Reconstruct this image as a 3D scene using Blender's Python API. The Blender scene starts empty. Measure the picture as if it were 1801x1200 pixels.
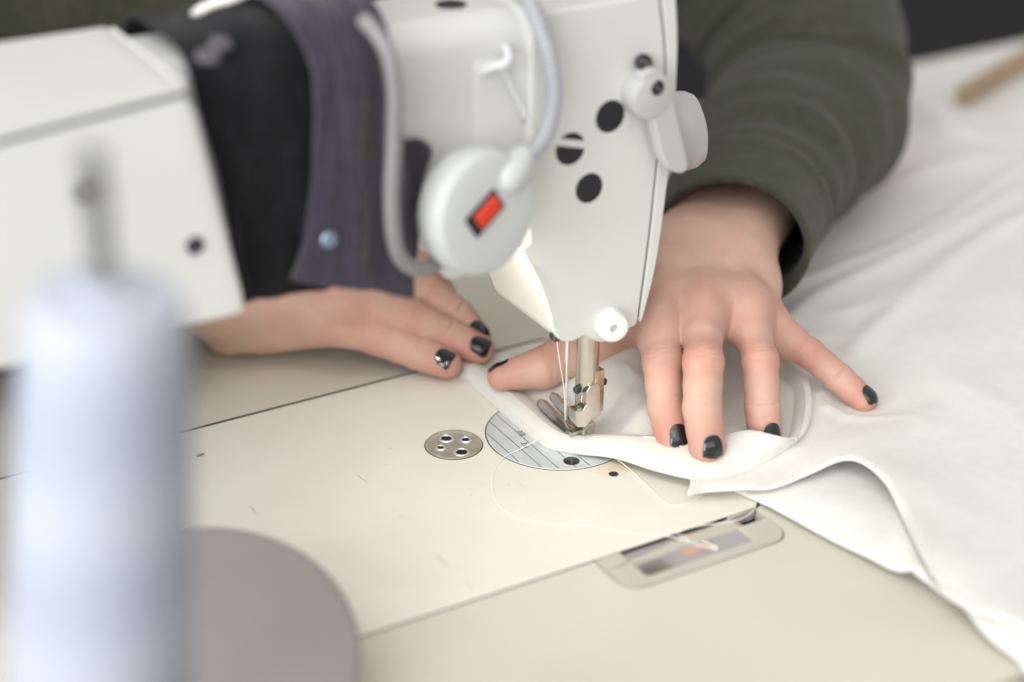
import bpy, bmesh, math, random
import numpy as np
from mathutils import Vector, Matrix
from mathutils.geometry import delaunay_2d_cdt
random.seed(7); rng=np.random.default_rng(7)
# ------------------------------------------------------------------ camera (all lengths in mm, origin under the needle,
# +x along the arm, +y towards the photographer, +z up; written to Blender in metres)
MM=0.001
C0=np.array([379.8507842,600.4120514,408.80683152])
FW=np.array([-0.4491059,-0.7699226,-0.45334654]); RT=np.array([-0.86563833,0.50061602,0.00734029]); UP=np.array([-0.22130109,-0.39573071,0.89130412])
FPX=3161.0269; PW,PH=1801,1200
scene=bpy.context.scene; COL=scene.collection
cam=bpy.data.cameras.new('camera'); camo=bpy.data.objects.new('camera',cam); COL.objects.link(camo)
cam.sensor_width=36; cam.lens=FPX*36/PW; cam.clip_start=0.02; cam.clip_end=50
cam.dof.use_dof=True; cam.dof.focus_distance=0.803; cam.dof.aperture_fstop=2.8; cam.dof.aperture_blades=0
camo.matrix_world=Matrix(((RT[0],UP[0],-FW[0],C0[0]*MM),(RT[1],UP[1],-FW[1],C0[1]*MM),(RT[2],UP[2],-FW[2],C0[2]*MM),(0,0,0,1)))
scene.camera=camo
# ------------------------------------------------------------------ light
w=bpy.data.worlds.new('World'); scene.world=w; w.use_nodes=True
bg=w.node_tree.nodes['Background']; bg.inputs[0].default_value=(1.0,0.985,0.96,1); bg.inputs[1].default_value=0.56
def area(name,loc,tgt,sx,sy,watt,col):
    l=bpy.data.lights.new(name,'AREA'); l.shape='RECTANGLE'; l.size=sx; l.size_y=sy; l.energy=watt; l.color=col
    o=bpy.data.objects.new(name,l); COL.objects.link(o); o.location=loc
    o.rotation_euler=(Vector(tgt)-Vector(loc)).to_track_quat('-Z','Y').to_euler(); return o
area('window_light',(1.9,0.95,0.68),(0.05,0,0.03),1.6,1.3,45,(0.96,0.985,1.0))
area('back_window_light',(0.9,-2.2,1.5),(0,0,0),1.5,1.0,11,(0.95,0.98,1.0))
area('room_light',(0.45,1.7,1.45),(0.1,0,0.05),1.8,1.6,12,(0.985,0.985,0.95))
area('ceiling_light',(0.8,0.5,1.7),(0.1,0,0),1.6,1.5,12,(0.985,0.985,0.95))
scene.view_settings.view_transform='Standard'; scene.view_settings.look='None'; scene.view_settings.exposure=0.12; scene.view_settings.gamma=1.0
scene.view_settings.use_curve_mapping=False
scene.render.engine='CYCLES'; scene.cycles.use_denoising=True; scene.cycles.max_bounces=8
# ------------------------------------------------------------------ helpers
def _ray(px,py): return FW+(px-PW/2)/FPX*RT-(py-PH/2)/FPX*UP
def P(px,py,z=0.):
    d=_ray(px,py); return C0+d*((z-C0[2])/d[2])
def PY(px,py,y):
    d=_ray(px,py); return C0+d*((y-C0[1])/d[1])
def A(*a): return np.array(a,float)
def unit(v): v=np.asarray(v,float); return v/np.linalg.norm(v)
ORIG={}
def tag(o,label=None,cat=None,group=None,kind=None):
    if label: o['label']=label
    if cat: o['category']=cat
    if group: o['group']=group
    if kind: o['kind']=kind
    return o
def thing(name,label,cat,loc=(0,0,0),group=None):
    o=bpy.data.objects.new(name,None); COL.objects.link(o); o.empty_display_size=0.02
    o.location=A(*loc)*MM; ORIG[o.name]=A(*loc); return tag(o,label,cat,group)
def mk(name,V,F,mat,parent=None,smooth=True,sharp=35):
    V=np.asarray(V,float)
    og=ORIG[parent.name] if parent is not None else V.mean(0)
    if parent is None: og=A(og[0],og[1],V[:,2].min())
    m=bpy.data.meshes.new(name); m.from_pydata(((V-og)*MM).tolist(),[],[tuple(int(i) for i in f) for f in F]); m.validate(); m.update()
    o=bpy.data.objects.new(name,m); COL.objects.link(o); ORIG[o.name]=og
    if parent is None: o.location=og*MM
    else: o.parent=parent
    if mat: m.materials.append(mat)
    if smooth:
        m.polygons.foreach_set('use_smooth',[True]*len(m.polygons))
        if sharp: m.set_sharp_from_angle(angle=math.radians(sharp))
    return o
class MB:
    def __init__(s): s.V=[]; s.F=[]; s.n=0
    def add(s,VF):
        V,F=VF; V=np.asarray(V,float); s.V.append(V); s.F+=[tuple(i+s.n for i in f) for f in F]; s.n+=len(V); return s
    def build(s,name,mat,parent=None,**k): return mk(name,np.concatenate(s.V),s.F,mat,parent,**k)
def spline(pts,n=8):
    p=np.asarray(pts,float); p=np.vstack([2*p[0]-p[1],p,2*p[-1]-p[-2]]); out=[]
    for i in range(1,len(p)-2):
        for t in np.arange(n)/n:
            a,b,c,d=p[i-1:i+3]; out.append(.5*(2*b+(c-a)*t+(2*a-5*b+4*c-d)*t*t+(3*b-a-3*c+d)*t**3))
    out.append(p[-2]); return np.array(out)
def loft(R,caps=True,closed=True):
    R=np.asarray(R,float); m,n=R.shape[:2]; V=R.reshape(-1,3); F=[]
    for i in range(m-1):
        for j in range(n if closed else n-1):
            k=(j+1)%n; F.append((i*n+j,i*n+k,(i+1)*n+k,(i+1)*n+j))
    if caps and closed: F.append(tuple(range(n))[::-1]); F.append(tuple((m-1)*n+j for j in range(n)))
    return V,F
def frames(path):
    path=np.asarray(path,float); T=np.gradient(path,axis=0); T/=np.linalg.norm(T,axis=1)[:,None]+1e-12
    a=A(0,0,1) if abs(T[0][2])<.9 else A(1,0,0); N=unit(np.cross(T[0],a)); Ns=[]
    for t in T:
        N=unit(N-t*(N@t)); Ns.append(N)
    Ns=np.array(Ns); return T,Ns,np.cross(T,Ns)
def tube(path,r,n=14,caps=True,round_end=False):
    path=np.asarray(path,float); r=np.broadcast_to(np.asarray(r,float),(len(path),))
    T,N,B=frames(path); a=np.arange(n)*2*math.pi/n
    R=[path[i]+r[i]*(np.outer(np.cos(a),N[i])+np.outer(np.sin(a),B[i])) for i in range(len(path))]
    if round_end:
        for s,i in ((0,0),(1,-1)):
            c=R[i]-path[i]; dr=(T[i] if s else -T[i])*r[i]
            ext=[path[i]+c*math.cos(q)+dr*math.sin(q) for q in (.4,.8,1.15,1.45)]
            R=(R+ext) if s else (ext[::-1]+R)
    return loft(R,caps)
def lathe(c,axis,prof,n=40,xref=None):
    """prof: (radius, height along axis)"""
    ax=unit(axis); a=A(0,0,1) if abs(ax[2])<.9 else A(1,0,0); X=unit(np.cross(a,ax)) if xref is None else unit(np.asarray(xref)-ax*(np.asarray(xref)@ax)); Y=np.cross(ax,X)
    t=np.arange(n)*2*math.pi/n; R=[np.asarray(c)+ax*h+max(r,1e-3)*(np.outer(np.cos(t),X)+np.outer(np.sin(t),Y)) for r,h in prof]
    return loft(R,True)
def box(c,sx,sy,sz,X=(1,0,0),Y=(0,1,0),Z=(0,0,1)):
    X,Y,Z=map(unit,(X,Y,Z)); c=np.asarray(c,float); V=[c+X*a*sx/2+Y*b*sy/2+Z*d*sz/2 for a in(-1,1) for b in(-1,1) for d in(-1,1)]
    return np.array(V),[(0,1,3,2),(4,6,7,5),(0,4,5,1),(2,3,7,6),(0,2,6,4),(1,5,7,3)]
def prism(poly,f0,f1):
    n=len(poly); V=[f0(p) for p in poly]+[f1(p) for p in poly]
    return np.array(V),[tuple(range(n)),tuple(range(n,2*n))[::-1]]+[(i,i+n,(i+1)%n+n,(i+1)%n) for i in range(n)]
def fixn(o):
    bm=bmesh.new(); bm.from_mesh(o.data); bmesh.ops.recalc_face_normals(bm,faces=bm.faces); bm.to_mesh(o.data); bm.free(); return o
def bev(o,wd,seg=3,ang=30):
    fixn(o); m=o.modifiers.new('bevel','BEVEL'); m.width=wd*MM; m.segments=seg; m.limit_method='ANGLE'; m.angle_limit=math.radians(ang); m.harden_normals=False
    for e in o.data.edges: e.use_edge_sharp=False
    wn=o.modifiers.new('wn','WEIGHTED_NORMAL'); wn.keep_sharp=False; return o
def solid(o,t,off=-1):
    m=o.modifiers.new('solid','SOLIDIFY'); m.thickness=t*MM; m.offset=off; return o
def rrect(a0,a1,b0,b1,r,n=6):
    pts=[]
    for (cx,cy,s) in ((a1-r,b1-r,0),(a0+r,b1-r,90),(a0+r,b0+r,180),(a1-r,b0+r,270)):
        for k in range(n+1):
            t=math.radians(s+90*k/n); pts.append((cx+r*math.cos(t),cy+r*math.sin(t)))
    return pts
# ------------------------------------------------------------------ materials
def mat(name,col,rough=.5,metal=0.,var=.0,vscale=30,bump=0.,bscale=400,coat=0.,sheen=0.,sss=0.,spec=.5,extra=None):
    m=bpy.data.materials.new(name); m.use_nodes=True; nt=m.node_tree; b=nt.nodes['Principled BSDF']
    b.inputs['Base Color'].default_value=(*col,1); b.inputs['Roughness'].default_value=rough; b.inputs['Metallic'].default_value=metal
    b.inputs['Coat Weight'].default_value=coat; b.inputs['Sheen Weight'].default_value=sheen; b.inputs['Specular IOR Level'].default_value=spec
    tc=nt.nodes.new('ShaderNodeTexCoord')
    if var:
        n=nt.nodes.new('ShaderNodeTexNoise'); n.inputs['Scale'].default_value=vscale; n.inputs['Detail'].default_value=6; nt.links.new(tc.outputs['Object'],n.inputs['Vector'])
        r=nt.nodes.new('ShaderNodeMapRange'); r.inputs['From Min'].default_value=.3; r.inputs['From Max'].default_value=.7; r.inputs['To Min'].default_value=1-var; r.inputs['To Max'].default_value=1+var*.4
        nt.links.new(n.outputs['Fac'],r.inputs['Value'])
        mx=nt.nodes.new('ShaderNodeVectorMath'); mx.operation='SCALE'; mx.inputs[0].default_value=col; nt.links.new(r.outputs[0],mx.inputs['Scale'])
        nt.links.new(mx.outputs[0],b.inputs['Base Color'])
    if bump:
        n=nt.nodes.new('ShaderNodeTexNoise'); n.inputs['Scale'].default_value=bscale; n.inputs['Detail'].default_value=4; nt.links.new(tc.outputs['Object'],n.inputs['Vector'])
        bp=nt.nodes.new('ShaderNodeBump'); bp.inputs['Strength'].default_value=bump; bp.inputs['Distance'].default_value=.0005; nt.links.new(n.outputs['Fac'],bp.inputs['Height']); nt.links.new(bp.outputs[0],b.inputs['Normal'])
    return m
M={}
M['paint']=mat('machine_paint',(.64,.64,.605),.38,var=.05,vscale=14,bump=.12,bscale=500,coat=.15)
M['grey_plastic']=mat('grey_plastic',(.46,.455,.44),.45,bump=.1)
M['white_plastic']=mat('white_plastic',(.70,.71,.69),.35,bump=.05)
M['lamp_plastic']=mat('lamp_plastic',(.56,.57,.555),.55,bump=.1,bscale=700)
M['black']=mat('black_steel',(.018,.017,.018),.4,var=.3,vscale=300,bump=.2)
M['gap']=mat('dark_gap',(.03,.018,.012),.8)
M['slot']=mat('slot_grey',(.10,.095,.09),.5)
M['rubber']=mat('black_rubber',(.012,.012,.013),.6)
M['steel']=mat('polished_steel',(.62,.58,.52),.24,1,var=.12,vscale=120,bump=.12,bscale=900)
M['chrome']=mat('chrome',(.95,.94,.91),.36,.8,var=.1,vscale=200,bump=.06,bscale=700)
M['capmetal']=mat('cap_metal',(.50,.47,.41),.38,.45,var=.2,vscale=200,bump=.2,bscale=1200)
M['mirror']=mat('mirror_steel',(.78,.76,.73),.1,1,bump=.05,bscale=90)
M['satin']=mat('satin_metal',(.57,.55,.48),.45,.2,var=.06,vscale=80,bump=.1,bscale=1500)
M['plate']=mat('needle_plate_steel',(.62,.67,.66),.45,.2,var=.1,vscale=150,bump=.15,bscale=1500)
M['red']=mat('red_switch',(.75,.055,.02),.3,var=.2,vscale=400,coat=.5)
M['cord']=mat('grey_conduit',(.25,.245,.245),.5,.1,bump=.2,bscale=900)
M['polish']=mat('black_nail_polish',(.006,.006,.007),.2,coat=.8,bump=.15,bscale=600)
M['thread']=mat('white_thread',(.88,.85,.78),.7)
M['taupe']=mat('taupe_plastic',(.24,.215,.205),.55,var=.06,vscale=20)
M['floor']=mat('dark_floor',(.010,.009,.011),.9)
M['shoe']=mat('shoe_steel',(.55,.53,.50),.22,1,var=.1,vscale=200)
M['pin']=mat('pin_grey',(.17,.165,.16),.5)
M['wood']=mat('light_wood',(.40,.27,.17),.5,var=.25,vscale=60)
# painted bed and table with grime, scratches
def worn(name,col,stain=False):
    m=mat(name,col,.42,coat=.1); nt=m.node_tree; b=nt.nodes['Principled BSDF']; L=nt.links
    g=nt.nodes.new('ShaderNodeNewGeometry')
    n1=nt.nodes.new('ShaderNodeTexNoise'); n1.inputs['Scale'].default_value=9; n1.inputs['Detail'].default_value=5; L.new(g.outputs['Position'],n1.inputs['Vector'])
    n2=nt.nodes.new('ShaderNodeTexNoise'); n2.inputs['Scale'].default_value=260; n2.inputs['Detail'].default_value=3; L.new(g.outputs['Position'],n2.inputs['Vector'])
    cr=nt.nodes.new('ShaderNodeValToRGB'); cr.color_ramp.elements[0].position=.35; cr.color_ramp.elements[1].position=.68
    cr.color_ramp.elements[0].color=(col[0]*.91,col[1]*.90,col[2]*.86,1); cr.color_ramp.elements[1].color=(*col,1); L.new(n1.outputs['Fac'],cr.inputs[0])
    sp=nt.nodes.new('ShaderNodeMapRange'); sp.inputs['From Min'].default_value=.70; sp.inputs['From Max'].default_value=.80; sp.inputs['To Min'].default_value=1; sp.inputs['To Max'].default_value=.72; L.new(n2.outputs['Fac'],sp.inputs['Value'])
    mx=nt.nodes.new('ShaderNodeVectorMath'); mx.operation='SCALE'; L.new(cr.outputs[0],mx.inputs[0]); L.new(sp.outputs[0],mx.inputs['Scale'])
    out=mx.outputs[0]
    if stain:
        for (cx,cy,rx,ry,c,am) in ((-6,33,15,10,(.62,.36,.17),.55),(-34,70,14,22,(.45,.40,.38),.35)):
            s=nt.nodes.new('ShaderNodeVectorMath'); s.operation='SUBTRACT'; s.inputs[1].default_value=(cx*MM,cy*MM,0); L.new(g.outputs['Position'],s.inputs[0])
            q=nt.nodes.new('ShaderNodeVectorMath'); q.operation='MULTIPLY'; q.inputs[1].default_value=(1000/rx,1000/ry,0); L.new(s.outputs[0],q.inputs[0])
            le=nt.nodes.new('ShaderNodeVectorMath'); le.operation='LENGTH'; L.new(q.outputs[0],le.inputs[0])
            n3=nt.nodes.new('ShaderNodeTexNoise'); n3.inputs['Scale'].default_value=120; n3.inputs['Detail'].default_value=4; L.new(g.outputs['Position'],n3.inputs['Vector'])
            ad=nt.nodes.new('ShaderNodeMath'); ad.operation='MULTIPLY_ADD'; ad.inputs[1].default_value=.9; L.new(n3.outputs['Fac'],ad.inputs[0]); L.new(le.outputs['Value'],ad.inputs[2])
            mr=nt.nodes.new('ShaderNodeMapRange'); mr.inputs['From Min'].default_value=.5; mr.inputs['From Max'].default_value=1.5; mr.inputs['To Min'].default_value=am; mr.inputs['To Max'].default_value=0; L.new(ad.outputs[0],mr.inputs['Value'])
            mi=nt.nodes.new('ShaderNodeMix'); mi.data_type='RGBA'; L.new(mr.outputs[0],mi.inputs['Factor']); L.new(out,mi.inputs['A']); mi.inputs['B'].default_value=(*c,1); out=mi.outputs['Result']
    L.new(out,b.inputs['Base Color'])
    n4=nt.nodes.new('ShaderNodeTexNoise'); n4.inputs['Scale'].default_value=700; L.new(g.outputs['Position'],n4.inputs['Vector'])
    bp=nt.nodes.new('ShaderNodeBump'); bp.inputs['Strength'].default_value=.12; bp.inputs['Distance'].default_value=.0003; L.new(n4.outputs['Fac'],bp.inputs['Height']); L.new(bp.outputs[0],b.inputs['Normal'])
    return m
M['bed']=worn('bed_enamel',(.80,.785,.72),True)
M['table']=worn('table_laminate',(.655,.63,.56))
# knitted cloth: fine stitch bump from waves + noise
def knit(name,col,scale=900,strength=.5,var=.04,sheen=.2,rib=None):
    m=mat(name,col,.85,sheen=sheen,spec=.2); m.node_tree.nodes['Principled BSDF'].inputs['Subsurface Weight'].default_value=.35 if 'white' in name else 0; m.node_tree.nodes['Principled BSDF'].inputs['Subsurface Radius'].default_value=(1,1,.95); m.node_tree.nodes['Principled BSDF'].inputs['Subsurface Scale'].default_value=.006; nt=m.node_tree; b=nt.nodes['Principled BSDF']; L=nt.links
    tc=nt.nodes.new('ShaderNodeTexCoord'); b.inputs['Sheen Roughness'].default_value=.5
    def wave(dirn,sc):
        wv=nt.nodes.new('ShaderNodeTexWave'); wv.bands_direction=dirn; wv.inputs['Scale'].default_value=sc; wv.inputs['Distortion'].default_value=1.0; wv.inputs['Detail'].default_value=2; wv.inputs['Detail Scale'].default_value=2.5; L.new(tc.outputs['Object'],wv.inputs['Vector']); return wv
    w1=wave('X',scale*.35); w2=wave('Y',scale*.35)
    a=nt.nodes.new('ShaderNodeMath'); a.operation='MULTIPLY'; L.new(w1.outputs['Fac'],a.inputs[0]); L.new(w2.outputs['Fac'],a.inputs[1])
    n=nt.nodes.new('ShaderNodeTexNoise'); n.inputs['Scale'].default_value=140; n.inputs['Detail'].default_value=6; L.new(tc.outputs['Object'],n.inputs['Vector'])
    s=nt.nodes.new('ShaderNodeMath'); s.operation='ADD'; L.new(a.outputs[0],s.inputs[0]); L.new(n.outputs['Fac'],s.inputs[1]); h=s.outputs[0]
    if rib:
        w3=wave('X' if rib=='X' else 'DIAGONAL',55); w3.inputs['Distortion'].default_value=.3
        s2=nt.nodes.new('ShaderNodeMath'); s2.operation='MULTIPLY_ADD'; s2.inputs[1].default_value=1.5; L.new(w3.outputs['Fac'],s2.inputs[0]); L.new(h,s2.inputs[2]); h=s2.outputs[0]
    bp=nt.nodes.new('ShaderNodeBump'); bp.inputs['Strength'].default_value=strength; bp.inputs['Distance'].default_value=.0004; L.new(h,bp.inputs['Height']); L.new(bp.outputs[0],b.inputs['Normal'])
    r=nt.nodes.new('ShaderNodeMapRange'); r.inputs['From Min'].default_value=.3; r.inputs['From Max'].default_value=.7; r.inputs['To Min'].default_value=1-var; r.inputs['To Max'].default_value=1+var; L.new(n.outputs['Fac'],r.inputs['Value'])
    mx=nt.nodes.new('ShaderNodeVectorMath'); mx.operation='SCALE'; mx.inputs[0].default_value=col; L.new(r.outputs[0],mx.inputs['Scale']); L.new(mx.outputs[0],b.inputs['Base Color'])
    return m
M['white_knit']=knit('white_jersey',(.76,.745,.69),900,.32,.03)
M['green_knit']=knit('green_sweatshirt',(.050,.052,.033),420,1.0,.16,sheen=.12)
M['green_rib']=knit('green_rib',(.058,.058,.042),700,.9,.16,sheen=.25)
M['black_cloth']=knit('black_cloth',(.008,.008,.010),500,.8,.3,sheen=.08)
M['purple_cloth']=knit('purple_cloth',(.038,.030,.047),500,.8,.2,sheen=.3)
# skin
def skin_mat():
    m=bpy.data.materials.new('skin'); m.use_nodes=True; nt=m.node_tree; b=nt.nodes['Principled BSDF']; L=nt.links
    at=nt.nodes.new('ShaderNodeAttribute'); at.attribute_name='flush'
    tc=nt.nodes.new('ShaderNodeTexCoord')
    n=nt.nodes.new('ShaderNodeTexNoise'); n.inputs['Scale'].default_value=60; n.inputs['Detail'].default_value=5; L.new(tc.outputs['Object'],n.inputs['Vector'])
    ad=nt.nodes.new('ShaderNodeMath'); ad.operation='MULTIPLY_ADD'; ad.inputs[1].default_value=1.1; ad.inputs[2].default_value=-.45; L.new(n.outputs['Fac'],ad.inputs[0])
    a2=nt.nodes.new('ShaderNodeMath'); a2.operation='ADD'; a2.use_clamp=True; L.new(ad.outputs[0],a2.inputs[0]); L.new(at.outputs['Fac'],a2.inputs[1])
    mi=nt.nodes.new('ShaderNodeMix'); mi.data_type='RGBA'; mi.inputs['A'].default_value=(.585,.385,.30,1); mi.inputs['B'].default_value=(.50,.235,.19,1); L.new(a2.outputs[0],mi.inputs['Factor']); L.new(mi.outputs['Result'],b.inputs['Base Color'])
    b.inputs['Roughness'].default_value=.52; b.inputs['Specular IOR Level'].default_value=.35
    b.inputs['Subsurface Weight'].default_value=.18; b.inputs['Subsurface Radius'].default_value=(1,.35,.2); b.inputs['Subsurface Scale'].default_value=.0022
    v=nt.nodes.new('ShaderNodeTexVoronoi'); v.inputs['Scale'].default_value=1100; L.new(tc.outputs['Object'],v.inputs['Vector'])
    n2=nt.nodes.new('ShaderNodeTexNoise'); n2.inputs['Scale'].default_value=260; n2.inputs['Detail'].default_value=8; L.new(tc.outputs['Object'],n2.inputs['Vector'])
    s=nt.nodes.new('ShaderNodeMath'); s.operation='MULTIPLY_ADD'; s.inputs[1].default_value=.35; L.new(v.outputs['Distance'],s.inputs[0]); L.new(n2.outputs['Fac'],s.inputs[2])
    bp=nt.nodes.new('ShaderNodeBump'); bp.inputs['Strength'].default_value=.32; bp.inputs['Distance'].default_value=.0005; L.new(s.outputs[0],bp.inputs['Height']); L.new(bp.outputs[0],b.inputs['Normal'])
    return m
M['skin']=skin_mat()
# thread cone: wound-thread fine diagonal lines, broad winding bands
def cone_mat():
    m=mat('blue_white_thread',(.45,.5,.6),.7); nt=m.node_tree; b=nt.nodes['Principled BSDF']; L=nt.links
    tc=nt.nodes.new('ShaderNodeTexCoord'); wv=nt.nodes.new('ShaderNodeTexWave'); wv.bands_direction='Z'; wv.inputs['Scale'].default_value=6; wv.inputs['Distortion'].default_value=5; wv.inputs['Detail'].default_value=2; L.new(tc.outputs['Object'],wv.inputs['Vector'])
    cr=nt.nodes.new('ShaderNodeValToRGB'); cr.color_ramp.elements[0].color=(.38,.41,.50,1); cr.color_ramp.elements[1].color=(.45,.48,.55,1); L.new(wv.outputs['Fac'],cr.inputs[0]); L.new(cr.outputs[0],b.inputs['Base Color'])
    w2=nt.nodes.new('ShaderNodeTexWave'); w2.bands_direction='Z'; w2.inputs['Scale'].default_value=300; L.new(tc.outputs['Object'],w2.inputs['Vector']); bp=nt.nodes.new('ShaderNodeBump'); bp.inputs['Strength'].default_value=.5; bp.inputs['Distance'].default_value=.0003; L.new(w2.outputs['Fac'],bp.inputs['Height']); L.new(bp.outputs[0],b.inputs['Normal'])
    return m
M['cone']=cone_mat()
# ------------------------------------------------------------------ setting: floor, backdrop wall
f=mk('floor',[(-4000,-5000,-740),(4000,-5000,-740),(4000,3000,-740),(-4000,3000,-740)],[(0,1,2,3)],M['floor'],smooth=False); tag(f,kind='structure')
wl=MB().add(box((0,-5050,700),8000,100,2880)).build('wall',M['floor'],smooth=False); tag(wl,kind='structure')
# ------------------------------------------------------------------ table with cut-outs for the machine bed and the hinge frame
TZ=-0.3
BX0,BX1,BY0,BY1=-42.,455.,-88.,91.
def grid_sheet(outer,holes,z):
    pts=list(outer); faces_in=[]; edges=[]; n=len(outer); edges+=[(i,(i+1)%n) for i in range(n)]
    for h in holes:
        s=len(pts); pts+=h; edges+=[(s+i,s+(i+1)%len(h)) for i in range(len(h))]
    r=delaunay_2d_cdt([Vector(p) for p in pts],edges,[],0,1e-5)
    def inside(p,poly):
        c=False; j=len(poly)-1
        for i in range(len(poly)):
            if (poly[i][1]>p[1])!=(poly[j][1]>p[1]) and p[0]<(poly[j][0]-poly[i][0])*(p[1]-poly[i][1])/(poly[j][1]-poly[i][1])+poly[i][0]: c=not c
            j=i
        return c
    V=[(v.x,v.y,z) for v in r[0]]; F=[]
    for t in r[2]:
        c=(sum(V[i][0] for i in t)/len(t),sum(V[i][1] for i in t)/len(t))
        if inside(c,outer) and not any(inside(c,h) for h in holes): F.append(tuple(t))
    return V,F
bedcut=rrect(BX0-1.3,BX1+1.3,BY0-1.9,BY1+1.3,7)
slotcut=rrect(-37.2,44.3,84,118.0,9)
# union of the two holes: walk the bed cut-out, leaving through the slot on its near side
hole=[]
nearY=BY1+1.3
bc=[p for p in bedcut]
# bedcut order: corner(+x,+y), corner(-x,+y), corner(-x,-y), corner(+x,-y)
k=7; c1=bc[:k]; c2=bc[k:2*k]; c3=bc[2*k:3*k]; c4=bc[3*k:]
sl=rrect(-37.2,44.3,84,118.0,9); s1=sl[:7]; s2=sl[7:14]
hole=c1+[(44.3,nearY)]+s1[::-1][::-1]+s2+[(-37.2,nearY)]+c2+c3+c4 if False else None
hole=c1+[(44.3,nearY),(44.3,109.0)]+s1[1:]+s2[:-1]+[(-37.2,109.0),(-37.2,nearY)]
c2f=[p for p in c2 if p[0]<-37.6]; hole+=c2f+c3+c4
tb=thing('table','pale cream laminate table top that the sewing machine bed is sunk into','table',(0,0,TZ-30))
outer=[(-900,-338),(900,-338),(900,232),(-900,232)]
V,F=grid_sheet(outer,[hole],TZ)
bm=bmesh.new(); vs=[bm.verts.new(A(*v)*MM-ORIG['table']*MM) for v in V]
for t in F: bm.faces.new([vs[i] for i in t])
bmesh.ops.recalc_face_normals(bm,faces=bm.faces)
if bm.faces[0].normal.z<0: bmesh.ops.reverse_faces(bm,faces=bm.faces)
me=bpy.data.meshes.new('table_top'); bm.to_mesh(me); bm.free(); to=bpy.data.objects.new('table_top',me); COL.objects.link(to); to.parent=tb; me.materials.append(M['table']); ORIG['table_top']=ORIG['table']; solid(to,26)
for sx in(-860,860):
    for sy in(-300,190): MB().add(box((sx,sy,-384),40,40,710)).build('leg',M['satin'],tb,smooth=False)
# dark strips painting in the gap shade round the bed; dark well below
for c_,sx_,sy_ in (((206,-88.95,-.85),497,1.7),((206,91.65,-.85),497,1.1),((-42.65,1.5,-.85),1.1,178)): MB().add(box(c_,sx_,sy_,.6)).build('gap_shade',M['gap'],tb,smooth=False)
well=MB().add(box((205,10,-9),515,215,1)).build('well_liner',M['gap'],tb,smooth=False)
# ------------------------------------------------------------------ hinge frame beside the bed
hf=thing('hinge_frame','satin grey rounded frame with mirror-bright window let into table at the bed edge','hinge',(0,100,TZ-6))
ro=rrect(-36.6,43.7,80,117.3,8.6); ri=rrect(-22,32,86,112.3,1.2,3)
def ring_plate(ro,ri,z0,z1):
    Vt,Ft=grid_sheet(ro,[ri],z1); V=np.array(Vt); Vb=V.copy(); Vb[:,2]=z0; n=len(V); F=list(Ft)+[tuple(i+n for i in f) for f in Ft]
    from collections import Counter
    ec=Counter(); 
    for f in Ft:
        for i in range(len(f)): ec[tuple(sorted((f[i],f[(i+1)%len(f)])))]+=1
    F+=[(a,b,b+n,a+n) for (a,b),c in ec.items() if c==1]
    return np.vstack([V,Vb]),F
ro=[(x,y) if y>90 else (x,88.5+ (0)) for x,y in ro]
o=[]
for p in ro:
    if not o or abs(o[-1][0]-p[0])+abs(o[-1][1]-p[1])>1e-3: o.append(p)
ro=o
# bed edge is at 91: keep the frame just clear of the bed
ro=[p for p in rrect(-36.6,43.7,92.3,117.3,8.6) if p[1]>100]+[(-36.6,92.3),(43.7,92.3)]
op=[p for p in rrect(-36.6,43.7,92.3,117.3,8.6) if p[1]>100]; ip=[p for p in rrect(-22,32,92.3,112.3,2.0,4) if p[1]>100]
U=op+[(-36.6,92.3),(-22,92.3)]+ip[::-1]+[(32,92.3),(43.7,92.3)]
Vt,Ft=grid_sheet(U,[],TZ+.45); nU=len(Vt)
fr=MB().add((Vt,Ft)).add((np.vstack([[(p[0],p[1],TZ+.45) for p in U],[(p[0],p[1],TZ-3) for p in U]]),[(i,(i+1)%len(U),(i+1)%len(U)+len(U),i+len(U)) for i in range(len(U))])).build('frame',M['satin'],hf,sharp=30)
MB().add(box((5,103.6,TZ-1.0),60,19,1)).build('mirror_plate',M['mirror'],hf,smooth=False)
st=tube([P(1290,925,TZ-1),P(1330,955,TZ-1)],.5) 
# ------------------------------------------------------------------ sewing machine
sm=thing('sewing_machine','cream industrial lockstitch sewing machine with its needle lowered into white fabric','sewing machine',(100,0,0))
bed=MB().add(prism(rrect(BX0,BX1,BY0,BY1,6),lambda p:A(p[0],p[1],-7),lambda p:A(p[0],p[1],0))).build('bed',M['bed'],sm); bev(bed,.9,3,60)
# hairline scratches, chips in the enamel
SCR=mat('scratch_mark',(.36,.33,.29),.7)
for (x,y,x2,y2,wd) in ((626,834,648,850,.35),(438,887,454,906,.5),(766,974,790,996,.55),(820,1023,832,1038,.3),(614,1090,634,1108,.35),(905,846,930,860,.15),(700,905,712,911,.2)):
    a=P(x,y,.06); b_=P(x2,y2,.06); n_=unit(np.cross(b_-a,A(0,0,1)))*wd/2; m_=(a+b_)/2+n_*.6
    MB().add(([a-n_*.2,m_-n_,b_-n_*.2,b_+n_*.2,m_+n_,a+n_*.2],[(0,1,2,3,4,5)])).build('scratch',SCR,bed,smooth=False)
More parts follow.
